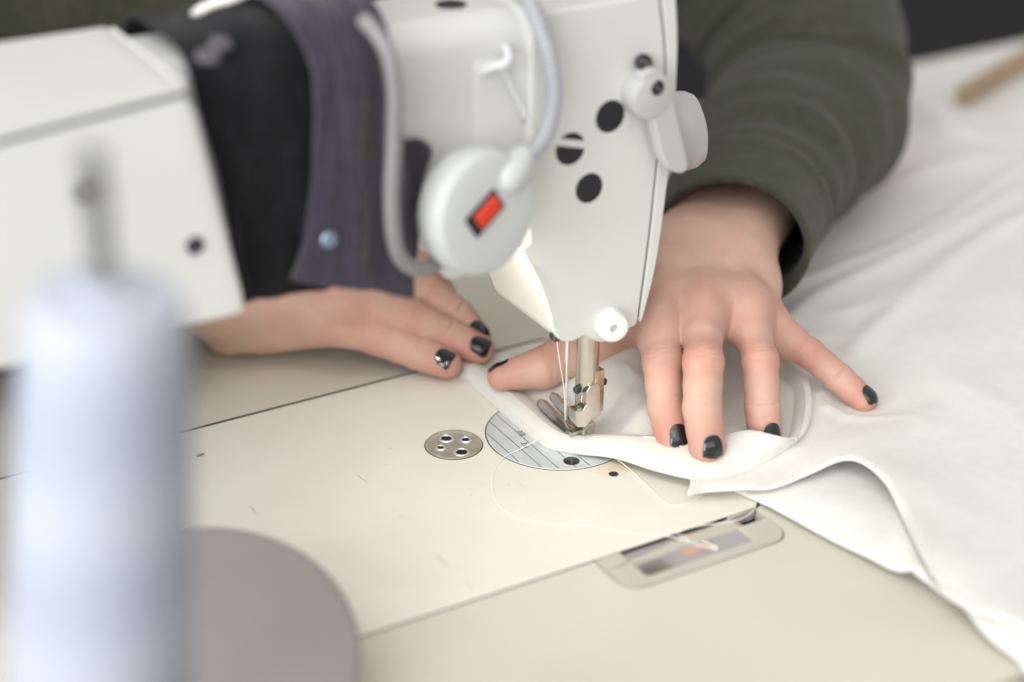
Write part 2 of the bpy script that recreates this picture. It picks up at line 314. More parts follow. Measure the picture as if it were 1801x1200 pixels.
# needle plate
pc=A(2.3,-3.8,0)
npl=MB().add(lathe(pc,(0,0,1),[(33.2,-2),(33.2,.1),(32.9,.35),(0,.36)],96)).build('needle_plate',M['plate'],sm)
MB().add(lathe(pc,(0,0,1),[(33.2,.02),(33.75,.02),(33.75,.05),(33.2,.05)],96)).build('plate_gap',M['gap'],sm,smooth=False)
gr=MB()
for x in [P(*q)[0] for q in ((887,791),(908,784),(928,778),(948,768),(1025,810))]:
    h=math.sqrt(max(33^2 if False else 33**2-(x-pc[0])**2,1)); y0,y1=pc[1]-h+.6,pc[1]+h-.6
    if x in(26.6,): pass
    gr.add(box((x,(y0+y1)/2,.385),  .34,y1-y0,.03))
gr.build('groove',mat('engraving',(.07,.07,.07),.7),npl,smooth=False)
def text(s,loc,size,rz,mt,parent,name,ext=.02,basis=None):
    cu=bpy.data.curves.new(name,'FONT'); cu.body=s; cu.size=size*MM; cu.align_x='CENTER'; cu.align_y='CENTER'; cu.extrude=ext*MM
    t=bpy.data.objects.new(name,cu); COL.objects.link(t); dg=bpy.context.evaluated_depsgraph_get(); me=bpy.data.meshes.new_from_object(t.evaluated_get(dg)); bpy.data.objects.remove(t)
    V=np.array([v.co[:] for v in me.vertices])/MM; c,s_=math.cos(rz),math.sin(rz)
    X=A(c,s_,0); Y=A(-s_,c,0); Vw=np.asarray(loc)+np.outer(V[:,0],X)+np.outer(V[:,1],Y)+np.outer(V[:,2],A(0,0,1)); F=[tuple(p.vertices) for p in me.polygons]
    return mk(name,Vw,F,mt,parent,smooth=False)
ENG=mat('engraved_text',(.07,.075,.07),.7)
text('5/8',P(917,762,.42),4.2,math.radians(70),ENG,npl,'engraved_number')
text('3/4',P(922,783,.42),4.2,math.radians(70),ENG,npl,'engraved_number')
def slot_screw(c,axis,r,slotdir,parent,name='screw',m='black',h=.6,slotw=.16):
    c=np.asarray(c,float); ax=unit(axis); s=MB().add(lathe(c,ax,[(r,-1),(r,h*.5),(r*.9,h),(0,h)],28)).build(name,M[m],parent)
    X=unit(np.asarray(slotdir)-ax*(np.asarray(slotdir)@ax)); MB().add(box(c+ax*(h+.02),r*1.7,r*slotw*2,.06,X,np.cross(ax,X),ax)).build('slot',M['rubber'] if m!='black' else M['slot'],s,smooth=False); return s
slot_screw(A(10.9,21.1,.15),(0,0,1),3.7,(.5,.9,0),sm,'plate_screw','black',.4,.1)
MB().add(lathe(A(.4,39.2,0),(0,0,1),[(2.2,.02),(2.2,.05),(1.6,.06),(0,.06)],24)).build('oil_hole',M['black'],sm)
s_=slot_screw(A(151.9,-64.4,-.2),(0,0,1),2.1,(1,.3,0),sm,'bed_screw','satin',.35)
# round steel cap with four holes
cp=A(49.5,-17.2,0)
cap=MB().add(lathe(cp,(0,0,1),[(12.9,-.5),(12.9,.6),(12.3,.85),(11.5,.7),(11.0,.3),(10.2,.15),(6,.12),(0,.12)],64)).build('bed_cap',M['capmetal'],sm)
# sink for the dish: dark ring round it
MB().add(lathe(cp,(0,0,1),[(12.9,.02),(13.3,.02),(13.3,.06),(12.9,.06)],48)).build('cap_gap',M['gap'],sm,smooth=False)
for (px,py,r) in ((785,772,2.5),(819,774,1.9),(775,788,1.6),(812,796,2.7)):
    q=P(px,py,.1); MB().add(lathe(A(q[0],q[1],0),(0,0,1),[(r+1.0,.1),(r+.6,.6),(r+.1,.65),(r-.2,.3)],28)).build('hole_rim',M['chrome'],cap)
    MB().add(lathe(A(q[0],q[1],0),(0,0,1),[(r-.2,.33),(0,.34)],24)).build('hole',M['black'],cap)
# ---- head
BY=24.
seam=[(1161,-60),(1163,0),(1170,60),(1172,120),(1168,200),(1156,300),(1143,420),(1124,562)]
def xz(px,py,y=BY): q=PY(px,py,y); return (q[0],q[2])
edge=[(1182,-60),(1190,0),(1193,60),(1192,120),(1188,190),(1177,300),(1165,400),(1152,480),(1133,556)]
bot=[(1128,570),(1112,577),(1100,582),(1075,598),(1058,603),(1040,597),(1028,592),(1012,600),(998,603),(984,598),(974,584)]
left=[(958,535),(938,485),(915,440),(902,400)]
seamL=spline([xz(*p) for p in seam],4); edgeL=spline([xz(*p) for p in edge],4); botL=spline([xz(*p) for p in bot],4); leftL=[xz(*p) for p in left]
topz=208.
seamL[0][1]=topz; edgeL[0][1]=topz
sx=[p for p in seamL if p[1]<=topz]; ex=[p for p in edgeL if p[1]<=topz]
sx[0]=A(sx[0][0],topz); ex[0]=A(ex[0][0],topz)
bl=[p for p in botL]
# split the bottom where the seam meets it
bodypoly=[(36,topz)]+[(36,112)]+[tuple(p) for p in leftL[::-1] if p[1]<112]+[tuple(p) for p in bl[::-1] if p[0]>sx[-1][0]+.6]+[tuple(p+A(.45,0)) for p in sx[::-1]]
facepoly=[tuple(p-A(.45,0)) for p in sx]+[(p[0],p[1]) for p in bl if p[0]<sx[-1][0]-.8][::-1][:2]+[tuple(p) for p in ex[::-1]]
head=MB().add(prism(bodypoly,lambda p:A(p[0],-28,p[1]),lambda p:A(p[0],BY,p[1]))).build('head',M['paint'],sm); bev(head,2.2,4,40)
fp=MB().add(prism(facepoly,lambda p:A(p[0],-28,p[1]),lambda p:A(p[0],BY-.2,p[1]))).build('face_plate',M['paint'],sm); bev(fp,.9,3,40)
MB().add(prism([(p[0]+2.2,p[1]-1.5 if i==0 else p[1]) for i,p in enumerate(sx)]+[(p[0]-2.2,p[1]-1.5 if i==len(sx)-1 else p[1]) for i,p in enumerate(sx[::-1])],lambda p:A(p[0],-26,min(p[1],topz-2)+0.5),lambda p:A(p[0],BY-1.6,min(p[1],topz-2)+.5))).build('seam_gasket',M['gap'],sm,smooth=False)
# plugs on the head
def plug(px,py,r,y=BY,bar=False):
    c=PY(px,py,y); o=MB().add(lathe(c,(0,1,0),[(r+.5,-.5),(r+.5,.06),(r,.12),(r-.4,-.0),(r-.9,.15),(r*.55,.22),(r*.3,.1),(0,.1)],40)).build('plug',M['rubber'],sm)
    return o,c
plug(1073,205,6.4); plug(1036,331,6.0)
o,c=plug(1003,262,6.4); MB().add(box(c+A(.2,.35,2.6),14.5,.7,3.0,(1,0,.28),(0,1,0),(-.28,0,1))).build('guide_bar',M['paint'],sm)
# knob at the bottom of the head
kc=PY(1078,575,BY+2); ka=unit(A(.25,1,.0))
kn=MB().add(lathe(PY(1072,567,BY),ka,[(7.0,-2),(7.0,3),(6.8,5.5),(6.2,6.4),(3.6,6.8),(2.0,6.7),(1.7,5.8),(0,5.7)],40)).build('roller_knob',M['white_plastic'],sm)
MB().add(lathe(PY(1072,567,BY)+ka*5.8,ka,[(1.5,0),(1.5,.1),(0,.1)],20)).build('roller_hole',M['grey_plastic'],kn)
# black screw under the head
slot_screw(PY(977,591,BY-3),(.8,.5,-.15),2.6,(0,.3,1),sm,'clamp_screw','black',1.2)
# ---- arm
def secs(x0,x1,y0,y1,z0,z1,r,e=3.,n=5,both=True):
    R=[]
    xs=[]
    for k in range(n+1):
        t=k/n*math.pi/2; xs.append((x0+e*(1-math.sin(t)),e*(1-math.cos(t))))
    xs=[(x0+e*(1-math.cos(k/n*math.pi/2)),e*(1-math.sin(k/n*math.pi/2))) for k in range(n+1)]
    ys=[(x1-e*(1-math.cos(k/n*math.pi/2)),e*(1-math.sin(k/n*math.pi/2))) for k in range(n,-1,-1)]
    for x,i in xs+ys:
        R.append([A(x,a,b) for a,b in rrect(y0+i,y1-i,z0+i,z1-i,max(r-i,.5),8)])
    return R
arm=MB().add(loft(secs(28,190,-34,18,136,topz-.5,12,1))).build('arm',M['paint'],sm)
MB().add(loft(secs(34,58,-30,18.9,143,196,9,1))).build('arm_cover_plate',M['paint'],sm)
# left rear cover of the arm: bigger box with slanting end edge and a lid seam
seamz=lambda x: 205.4-(x-182)*.088
def cover(name,zf,xend,parent,r):
    R=[]
    for k,x_off in enumerate((0,.8,2.6,8,30,70,140,290)):
        ins=(2.2,.8,0,0,0,0,0,0)[k]; ring=[]
        for a,b in rrect(-38+ins,40-ins,0,1,.06,5):
            z0,z1=zf(182+x_off); zz=z0+ins*(b<.5)+(z1-z0-ins)*b
            ring.append(A(xend(min(zz,207))+x_off,a,zz))
        R.append(ring)
    return bev(MB().add(loft(R)).build(name,M['paint'],parent),r,4,50)
xe=lambda z: np.interp(z,[118,124,188,200,207],[165.5,166,172.5,180,182])
cv=cover('rear_cover',lambda x:(119,seamz(x)-1.1),xe,sm,1.2); lid=cover('cover_lid',lambda x:(seamz(x)+1.1,208.3),xe,sm,1.2)
MB().add(loft([[A(x,a,seamz(x)+b) for a,b in rrect(-36,39.4,-1.3,1.3,.9,3)] for x in (184,455)])).build('lid_seam',mat('seam_grey',(.07,.075,.08),.8),sm)
slot_screw(PY(343,432,40.1),(0,1,0),3.4,(1,0,.4),sm,'cover_screw','black',.7)
MB().add(lathe(PY(150,335,40),(0,1,0),[(5,-1),(5,1.5),(4.6,2.6),(0,2.8)],28)).build('cover_knob',M['pin'],sm)
# pillar at the far left and handwheel side, carrying the arm on the bed
MB().add(loft([[A(a,b,z) for a,b in rrect(300,440,-48,36,14,6)] for z in (-1,122)])).build('pillar',M['paint'],sm)
# oil hole on the arm's top, small screws
q=P(793,8,topz-.4); MB().add(lathe(A(q[0],q[1],topz-.5),(0,0,1),[(6.2,-.3),(6.2,.3),(5.4,.35),(5,.1),(0,.1)],32)).build('top_oil_plug',M['rubber'],sm)
slot_screw(PY(925,209,20.6),(0,1,0),2.0,(1,0,.5),sm,'arm_screw','satin',.4)
slot_screw(PY(878,279,19),(0,1,-.3),2.4,(1,0,.5),sm,'arm_screw','black',.6)
# thread guide hook on the arm
MB().add(tube(spline([PY(850,128,19),PY(868,118,24),PY(888,112,26),PY(894,98,24),PY(889,82,19)],6),1.5,10)).build('thread_guide',M['white_plastic'],sm)
# ---- presser lifter lever
hub=PY(1126,160,BY); lv=MB().add(lathe(hub+A(0,0,0),(0,1,0),[(9.8,-1),(9.8,8),(9.0,10),(7,10.6),(0,10.6)],40)).build('lifter_hub',M['grey_plastic'],sm)
def yz(px,py,y): return PY(px,py,y)
prof=[(1130,132),(1152,122),(1172,132),(1184,160),(1192,200),(1208,268),(1211,296),(1200,306),(1184,302),(1170,288),(1158,250),(1147,200),(1132,165)]
pl3=spline([PY(*p,BY+10.0) for p in prof+[prof[0]]],4)[:-1]
V_=np.vstack([pl3,pl3+A(0,-7,0)]); n_=len(pl3)
lev=mk('lifter_lever',V_,[tuple(range(n_)),tuple(range(n_,2*n_))[::-1]]+[(i,i+n_,(i+1)%n_+n_,(i+1)%n_) for i in range(n_)],M['grey_plastic'],sm); bev(lev,1.4,3,40)
slot_screw(PY(1156,155,BY+10.2),(0,1,0),3.4,(1,0,1),lev,'screw','black',.5)
slot_screw(PY(1133,113,BY+4)+A(0,0,.5),(0,.75,.65),3.9,(1,0,1),sm,'lever_screw','black',.8)
# rounded thread-tension housing seen beyond the face plate
MB().add(lathe(PY(1199,230,-24)+A(4,0,0),unit(A(-1,.3,.12)),[(14,-6),(16.5,-3),(18,3),(17.6,7),(15.5,10.5),(10,12.5),(0,13)],48)).build('tension_housing',M['grey_plastic'],sm)
# ---- presser bar, foot, needle
pbx,pby=-1.9,12.
pb=MB().add(lathe((pbx,pby,0),(0,0,1),[(4.9,19.5),(5.1,20),(5.1,66)],32)).build('presser_bar',M['steel'],sm)
MB().add(box((pbx-3.6,pby+3.4,29),4.2,3.6,21,(1,.2,0),(-.2,1,0))).build('bar_key',M['steel'],pb,smooth=False)
ft=MB()
cx,cy=-5.0,13.0
fpx=[(1032,690),(1038,680),(1052,675),(1057,680),(1057,731),(1040,740),(1030,752),(1016,752),(1012,742),(1013,724),(1026,722),(1031,714)]
FB_=[PY(*q,18.5) for q in fpx]; nf_=len(FB_)
shank=MB().add((np.vstack([FB_,np.array(FB_)+A(0,-6,0)]),[tuple(range(nf_)),tuple(range(nf_,2*nf_))[::-1]]+[(i,i+nf_,(i+1)%nf_+nf_,(i+1)%nf_) for i in range(nf_)])).build('presser_foot',M['steel'],sm); bev(shank,.45,3,30)
slot_screw(A(pbx+4.4,pby+.6,30.5),(1,.35,0),1.9,(0,0,1),shank,'screw','black',2.2)
slot_screw(A(-8.6,14,32),(-.2,0,1),2.2,(1,0,0),shank,'screw','black',1.2)
# hinge and shoe with two toes that curl up towards the operator
MB().add(box((-2.2,11.2,9.8),6.5,7.5,6.8,(1,0,0),(0,1,-.2),(0,.2,1))).build('foot_hinge',M['steel'],shank,smooth=False).modifiers.new('b','BEVEL').width=.0006
def toe(x0,w,l,h0):
    R=[]
    for t in list(np.linspace(0,.9,16))+[.92,.94,.96,.975,.988,.997,1.]:
        y=9-l*t; z=7.4+ (h0)*max(0,(t-.35)/.65)**1.5; ww=w*(1 if t<.9 else math.sqrt(max(0.01,1-((t-.9)/.1)**2))); th=2.6
        R.append([A(x0+ww/2*math.cos(a),y,z+th/2*math.sin(a)+.5) for a in np.linspace(0,2*math.pi,12,endpoint=False)])
    return loft(R)
sh=MB(); sh.add(toe(4.1,6.0,27,2.2)); sh.add(toe(-3.2,5.8,28,3.2)); sh.add(box((.6,9.5,7.9),10.5,6,1.8)); sh.build('foot_shoe',M['shoe'],shank)
nb=MB().add(lathe((1.1,0,0),(0,0,1),[(.05,-1),(.5,2),(.62,6),(.62,36),(1.0,38),(1.05,52),(1.05,60)],20)).build('needle',M['chrome'],sm)
MB().add(lathe((1.1,0,0),(0,0,1),[(3.0,58),(3.0,75)],24)).build('needle_bar',M['steel'],sm)
MB().add(tube(spline([PY(979,598,8),PY(985,640,6),PY(992,685,3),PY(994,735,1.2),PY(995,757,.8)],6),.22,8)).build('needle_thread',M['thread'],sm)
MB().add(tube(spline([PY(935,470,BY+.5),PY(952,505,BY+1),PY(964,540,BY+1),PY(973,572,BY+1),PY(979,598,8)],6),.3,8)).build('needle_thread',M['thread'],sm)
MB().add(tube(spline([PY(884,122,22),PY(905,165,22),PY(925,205,23),PY(944,248,25)],6),.6,8)).build('take_up_thread',M['white_plastic'],sm)
# ------------------------------------------------------------------ cloths wrapped round the arm
def wrap(name,mt,label,xf,prof,thick,seedv,hem=0,nx=44,parent=None):
    prof=spline(prof,8); s=np.r_[0,np.cumsum(np.linalg.norm(np.diff(prof,axis=0),axis=1))]; s/=s[-1]
    r=np.random.default_rng(seedv); ph=r.uniform(0,6.28,6); V=[]; n=len(prof)
    T=np.gradient(prof,axis=0); T/=np.linalg.norm(T,axis=1)[:,None]; Nn=np.stack([T[:,1],-T[:,0]],1)
    for i in range(nx):
        u=i/(nx-1)
        for j in range(n):
            x0,x1=xf(s[j]); x=x0+(x1-x0)*u
            d=1.2*math.sin(u*9+ph[0]+s[j]*5)*math.sin(s[j]*7+ph[1])+.7*math.sin(u*17+ph[2]-s[j]*9)+1.5*math.sin(u*5.5+ph[3]+s[j]*2)*(abs(s[j]-.5)*1.2)
            d+=.8*math.sin(u*31+ph[4]+6*s[j])*math.sin(s[j]*23+ph[5])+1.1*math.sin(u*13+s[j]*15+ph[1])*math.sin(s[j]*12+ph[0])
            y,z=prof[j]+Nn[j]*(-d)
            z+=hem*max(0,1-s[j]/.2)*u
            V.append((x,y,z))
    F=[(i*n+j,(i+1)*n+j,(i+1)*n+j+1,i*n+j+1) for i in range(nx-1) for j in range(n-1)]
    o=mk(name,V,F,mt,parent,sharp=None); solid(o,thick,0); 
    m=o.modifiers.new('sub','SUBSURF'); m.levels=m.render_levels=1
    return o
bp_=[(23,113),(23.5,125),(24,160),(24,190),(20,207),(8,214.5),(-14,215),(-34,211),(-41,195),(-41,150),(-38,112)]
xb=lambda s: (np.interp(s,[0,.2,.4,.7,1],[112,108,104,104,112]),np.interp(s,[0,.22,.33,.45,.6,1],[160.5,167,173.5,176,177,170]))
bc_=wrap('black_cloth',M['black_cloth'],'',xb,bp_,2.4,3)
tag(bc_,'black knitted cloth wrapped round the machine arm beside the rear cover','cloth')
pp=[(31,104),(31.5,118),(31,150),(30,188),(26,208),(12,220),(-14,221),(-38,214),(-46,195),(-45,140),(-42,104)]
xp=lambda s: (np.interp(s,[0,.18,.36,.5,1],[93,95,98,98,95]),np.interp(s,[0,.08,.2,.34,.42,.6,1],[144,138,133,130,134,142,140]))
pcl=wrap('purple_cloth',M['purple_cloth'],'',xp,pp,3.2,11,hem=19)
tag(pcl,'dark purple cloth with one snap button folded over the black cloth','cloth')
sb=PY(578,421,34); MB().add(lathe(sb,(0,1,.1),[(3.3,-1),(3.3,.8),(2.6,1.5),(1.2,1.3),(0,1.5)],24)).build('snap_button',mat('snap_metal',(.30,.36,.46),.3,.7),pcl)
# second flap of the purple cloth, just behind the lamp
fl=[(735,238,21),(752,250,22),(764,262,22),(752,300,22),(742,350,22),(738,430,22),(728,470,22)]
fr_=[PY(a,b,c) for a,b,c in fl]; V=[]; 
for i,q in enumerate(fr_):
    for t in (0,.33,.66,1): V.append(q+A(24*t+0,4*t,0)+A(0,1.5*math.sin(i*1.3+t*3),0))
flp=mk('flap',V,[(i*4+j,i*4+j+1,(i+1)*4+j+1,(i+1)*4+j) for i in range(len(fr_)-1) for j in range(3)],M['purple_cloth'],pcl,sharp=None); solid(flp,2.4,0); m=flp.modifiers.new('s','SUBSURF'); m.levels=m.render_levels=2
# pale lint specks on the black cloth
for (a,b,r) in ((388,76,4.5),(366,98,4.8)):
    q=P(a,b,214); v=[]; MB().add(lathe(q+A(0,0,.5),(0,.3,1),[(r,-1),(r*.8,.5),(r*.35,.9),(0,.95)],14)).build('lint_tuft',mat('lint',(.10,.09,.10),.95),bc_)
# small pale cord arching over the black cloth
cd=MB().add(tube(spline([P(330,36,208),P(350,20,217),P(378,6,220),P(420,-6,222),P(470,-30,222),P(530,-60,220)],6),1.7,10)).build('pale_cord',M['thread'])
tag(cd,'thin pale cord arching over the black cloth at the top of the arm','cord')
# ------------------------------------------------------------------ clip-on work lamp
lp=thing('work_lamp','round white magnetic work lamp with red switch and braided gooseneck on the machine arm','lamp',tuple(PY(840,370,24)))
pc_=PY(862,378,47); pax=unit(A(-.20,1,.10))
MB().add(lathe(pc_-pax*24,pax,[(20,8),(23.0,8.6),(24.6,10.5),(25.2,14),(25.1,18),(24.4,21.5),(22.9,23.4),(20.5,24.1),(12,24.45),(0,24.5)],64)).build('lamp_body',M['lamp_plastic'],lp)
sdir=unit(PY(872,352,47)-PY(826,392,47)); sdir=unit(sdir-pax*(sdir@pax)); sy=np.cross(pax,sdir); sc_=PY(850,374,47)+pax*.9
o=MB().add(box(sc_,17.5,10.0,1.6,sdir,sy,pax)).build('switch_bezel',M['rubber'],lp); bev(o,.5,2)
o=MB().add(box(sc_+pax*.9+sdir*1.0,12.5,6.6,2.0,sdir,sy,pax)).build('switch',M['red'],lp); bev(o,.6,2)
MB().add(tube([PY(890,312,40),PY(905,296,38),PY(917,280,36)],[7.5,7.2,5.5],24,round_end=True)).build('cord_grip',M['lamp_plastic'],lp)
def braided(path,r,n=14,pitch=2.4,amp=.34):
    p=spline(path,40); s=np.r_[0,np.cumsum(np.linalg.norm(np.diff(p,axis=0),axis=1))]; L_=s[-1]; k=int(L_/pitch*5); t=np.linspace(0,L_,k)
    q=np.stack([np.interp(t,s,p[:,i]) for i in range(3)],1); return tube(q,r+amp*np.sin(t/pitch*2*math.pi),n)
bcm=mat('braided_cable',(.40,.41,.43),.45,.2,bump=.3,bscale=1500)
MB().add(braided([PY(912,285,36),PY(942,262,36),PY(962,228,36),PY(974,180,34),PY(972,130,32),PY(958,70,30),PY(930,0,26),PY(890,-70,10)],3.4)).build('braided_cable',bcm,lp)
MB().add(braided([PY(640,35,30),PY(664,62,38),PY(684,100,43),PY(694,160,45),PY(693,250,45),PY(689,340,45),PY(692,410,45),PY(704,452,44),PY(732,474,42),PY(762,466,38),PY(790,446,30)],3.0,pitch=2.2,amp=.12)).build('gooseneck',M['cord'],lp)
# small LED head at the end of the gooseneck, shining on the needle
hd0=PY(792,448,30); hax=unit(A(-6,4,6)-hd0)
MB().add(lathe(hd0,hax,[(5.5,-6),(7.5,-4),(8,4),(7.4,6),(6.6,5.2),(0,5.2)],32)).build('lamp_head',M['lamp_plastic'],lp)
ll=bpy.data.lights.new('lamp_head_light','AREA'); ll.shape='DISK'; ll.size=.013; ll.energy=.042; ll.color=(1.0,.93,.80)
lo_=bpy.data.objects.new('lamp_head_light',ll); COL.objects.link(lo_); lo_.location=(hd0+hax*7)*MM; lo_.rotation_euler=Vector(hax).to_track_quat('-Z','Y').to_euler()
# ------------------------------------------------------------------ foreground: taupe disc and thread cone
dq=P(332,1162,20); tn=unit(A(0,0,1)-A(FW[0],FW[1],0)*.36)
td=thing('round_plate','smooth taupe round plate tilted on a short foot beside the thread cone','plate',(dq[0],dq[1],0))
MB().add(lathe(dq,tn,[(56,-3.5),(59,-3),(60.3,-1.2),(60.3,.2),(59.2,1.2),(56,1.6),(0,1.7)],96)).build('plate_disc',M['taupe'],td)
MB().add(lathe((dq[0],dq[1],0),(0,0,1),[(26,.1),(26,3),(22,5),(9,7),(9,17.5)],40)).build('foot',M['taupe'],td)
qx=A(282,194,TZ); cax=unit(A(0,0,1)+RT*A(1,1,0)*.105)
ts=thing('thread_stand','low taupe thread stand holding up the bluish white thread cone','thread stand',tuple(qx))
MB().add(lathe(qx,(0,0,1),[(22,.1),(22,3),(20,5),(3,6),(3,30)],40)).build('stand_base',M['taupe'],ts)
MB().add(lathe(qx+A(0,0,28),cax,[(3,0),(3,50),(24,51),(25,53),(24,55),(3,56),(3,120)],40)).build('spool_pin',M['taupe'],ts)
pt=qx+A(0,0,28)+cax*190; MB().add(tube([pt,pt+A(0,0,14),pt+A(0,0,38)],3.2,16)).build('pin_tip',M['pin'],ts)
ct=thing('thread_cone','tall cone of bluish white thread standing in the blurred left foreground','thread cone',tuple(qx+A(0,0,28)+cax*56))
cb=qx+A(0,0,28)+cax*56.2
MB().add(lathe(cb,cax,[(24.5,0),(25.2,6),(24.4,40),(22.6,90),(20.8,120),(19.8,130),(18,134),(11,135.3),(3.3,135.4)],64)).build('wound_thread',M['cone'],ct)
MB().add(lathe(cb,cax,[(8,135.2),(8,137),(7,138),(3.3,138)],32)).build('cone_core',M['cone'],ct)
# ------------------------------------------------------------------ white garment
def tps(ctrl):
    Q=np.array(ctrl,float); n=len(Q); X=Q[:,:2]/100
    def U(r2): return np.where(r2>1e-12,r2*np.log(r2+1e-12),0)
    K=U(((X[:,None]-X[None])**2).sum(-1))+np.eye(n)*.004; Pm=np.c_[np.ones(n),X]; L_=np.block([[K,Pm],[Pm.T,np.zeros((3,3))]])
    c=np.linalg.solve(L_,np.r_[Q[:,2],0,0,0])
    return lambda xy: U(((xy[:,None]/100-X[None])**2).sum(-1))@c[:n]+np.c_[np.ones(len(xy)),xy/100]@c[n:]
def pdist(xy,pl):
    pl=np.asarray(pl)[:,:2]; best=np.full(len(xy),1e9)
    for a,b in zip(pl[:-1],pl[1:]):
        d=b-a; t=np.clip(((xy-a)@d)/(d@d+1e-9),0,1); best=np.minimum(best,np.linalg.norm(xy-a-t[:,None]*d,axis=1))
    return best
def inpoly(xy,poly):
    x,y=xy[:,0],xy[:,1]; c=np.zeros(len(xy),bool); j=len(poly)-1
    for i in range(len(poly)):
        xi,yi=poly[i][:2]; xj,yj=poly[j][:2]; cond=((yi>y)!=(yj>y)); 
        with np.errstate(divide='ignore',invalid='ignore'): c^=cond&(x<(xj-xi)*(y-yi)/(yj-yi+1e-12)+xi)
        j=i
    return c
def sheet(name,mt,parent,bound,inner,folds,step,thick,edge_round=None,zmin=None,seg=6):
    B3=spline([P(a,b,c) for a,b,c in bound]+[P(*bound[0])],seg)[:-1]
    # resample boundary to the grid step
    Q=np.vstack([B3,B3[:1]]); s=np.r_[0,np.cumsum(np.linalg.norm(np.diff(Q[:,:2],axis=0),axis=1))]; k=int(s[-1]/step); t=np.arange(k)*s[-1]/k
    B3=np.stack([np.interp(t,s,Q[:,i]) for i in range(3)],1)
    ctrl=[tuple(B3[i]) for i in range(0,len(B3),max(1,int(8/step)))]+[tuple(P(a,b,c)) for a,b,c in inner]
    f_=tps(ctrl)
    x0,y0=B3[:,:2].min(0); x1,y1=B3[:,:2].max(0)
    gx,gy=np.meshgrid(np.arange(x0,x1,step),np.arange(y0,y1,step)); G=np.c_[gx.ravel(),gy.ravel()]; G[:,0]+=(np.arange(len(G))//gx.shape[1]%2)*step/2
    G=G[inpoly(G,B3)]; db=pdist(G,np.vstack([B3,B3[:1]])); G=G[db>step*.55]; 
    n=len(B3); pts=np.vstack([B3[:,:2],G]); r=delaunay_2d_cdt([Vector(p) for p in pts],[(i,(i+1)%n) for i in range(n)],[],1,1e-6)
    xy=np.array([v[:] for v in r[0]]); z=f_(xy)
    for pl,am,wd in folds:
        pl3=[P(a,b,c) for a,b,c in pl]; pl3=spline(pl3,6); d=pdist(xy,pl3)
        # taper towards both ends
        e0=np.linalg.norm(xy-pl3[0][:2],axis=1); e1=np.linalg.norm(xy-pl3[-1][:2],axis=1); tp=np.clip(np.minimum(e0,e1)/(3*wd),0,1)
        z=z+am*np.exp(-(d/wd)**2)*(.25+.75*tp)
    if edge_round:
        pl,h,wd=edge_round; d=pdist(xy,spline([P(a,b,c) for a,b,c in pl],6)); z=z-h*np.exp(-d/wd)
    z=z+.35*np.sin(xy[:,0]*.09+xy[:,1]*.05)*np.sin(xy[:,1]*.07-xy[:,0]*.03)
    if zmin is not None: z=np.maximum(z,zmin)
    tri=[tuple(t) for t in r[2]]
    o=mk(name,np.c_[xy,z],tri,mt,parent,sharp=None)
    bm=bmesh.new(); bm.from_mesh(o.data); bmesh.ops.recalc_face_normals(bm,faces=bm.faces)
    if sum(f.normal.z for f in bm.faces)<0: bmesh.ops.reverse_faces(bm,faces=bm.faces)
    bm.to_mesh(o.data); bm.free(); solid(o,thick,-1); return o,B3
gm=thing('garment','white jersey garment being stitched, spread over the bed and the right of the table','garment',(-150,20,2))
UPE=[(812,640,3.0),(864,680,3.4),(914,722,3.4),(966,764,3.6),(1004,777,3.6),(1083,784,4.6),(1162,800,6),(1212,836,6.5),(1211,867,6),(1240,862,5),(1300,858,6),(1360,855,8),(1420,832,12),(1480,807,16),(1520,813,17.5),(1560,848,17),(1590,905,15),(1625,975,15),(1660,1030,12),(1700,1064,11),(1760,1085,11),(1840,1104,11)]
UPB=[(1990,1000,10),(2010,600,10),(1990,250,8),(1900,60,6),(1801,72,6),(1690,98,6),(1600,122,5),(1500,150,5),(1380,200,4),(1250,280,4),(1180,380,4),(1140,500,18),(1088,580,28),(1010,618,6),(940,628,4),(880,620,3.4),(832,626,3)]
inner=[(900,690,3.4),(960,720,3.6),(1000,730,4),(1060,690,13),(1100,640,22),(1080,745,4),(1130,720,13),(1200,700,5),(1290,700,8.5),(1340,720,7.5),(1350,660,7.5),(1310,680,8.5),(1250,620,6),(1200,560,8),(1400,560,8),(1430,680,9),(1440,760,10),(1500,700,8),(1600,700,10),(1480,770,13),(1560,800,15),(1620,900,13),(1700,800,11),(1700,950,12),(1600,500,9),(1500,400,7),(1700,300,9),(1350,850,7),(1400,800,10),(1330,780,6)]
folds=[([(1340,600,8),(1450,520,8),(1560,465,8),(1680,400,9),(1800,330,9)],3.2,6),
 ([(1480,650,8),(1560,570,8),(1640,500,8),(1720,430,8),(1860,360,8)],4.2,7),
 ([(1420,560,8),(1540,540,8),(1650,470,8)],1.8,7),
 ([(1560,330,8),(1650,300,8),(1760,270,8)],5,9),
 ([(1600,170,8),(1660,230,8),(1740,240,8)],10,10),
 ([(1640,620,8),(1700,700,8),(1801,740,8)],3,14),
 ([(1425,650,9),(1470,655,9),(1500,672,9)],1.5,2.2),([(1425,668,9),(1480,676,9)],1.2,1.6),([(1420,700,9),(1470,690,9),(1520,694,9)],1.4,2.2),([(1425,725,9),(1480,722,9)],1.0,1.8),
 ([(1050,688,8),(1090,690,8),(1130,700,8)],1.8,2.6),([(1060,745,6),(1100,722,7),(1130,712,7)],1.4,3),
 ([(1450,800,14),(1560,760,14),(1700,700,11)],2.5,12),([(1425,700,9),(1500,740,9),(1600,745,9)],1.6,4),([(1385,600,8),(1420,590,8),(1500,600,8)],1.5,3),([(1440,640,9),(1450,700,9),(1445,760,10)],1.2,3),([(1340,520,8),(1480,470,8),(1640,400,8),(1801,290,8)],2.6,5),([(1600,860,18),(1680,900,12),(1801,930,10)],2.5,14)]
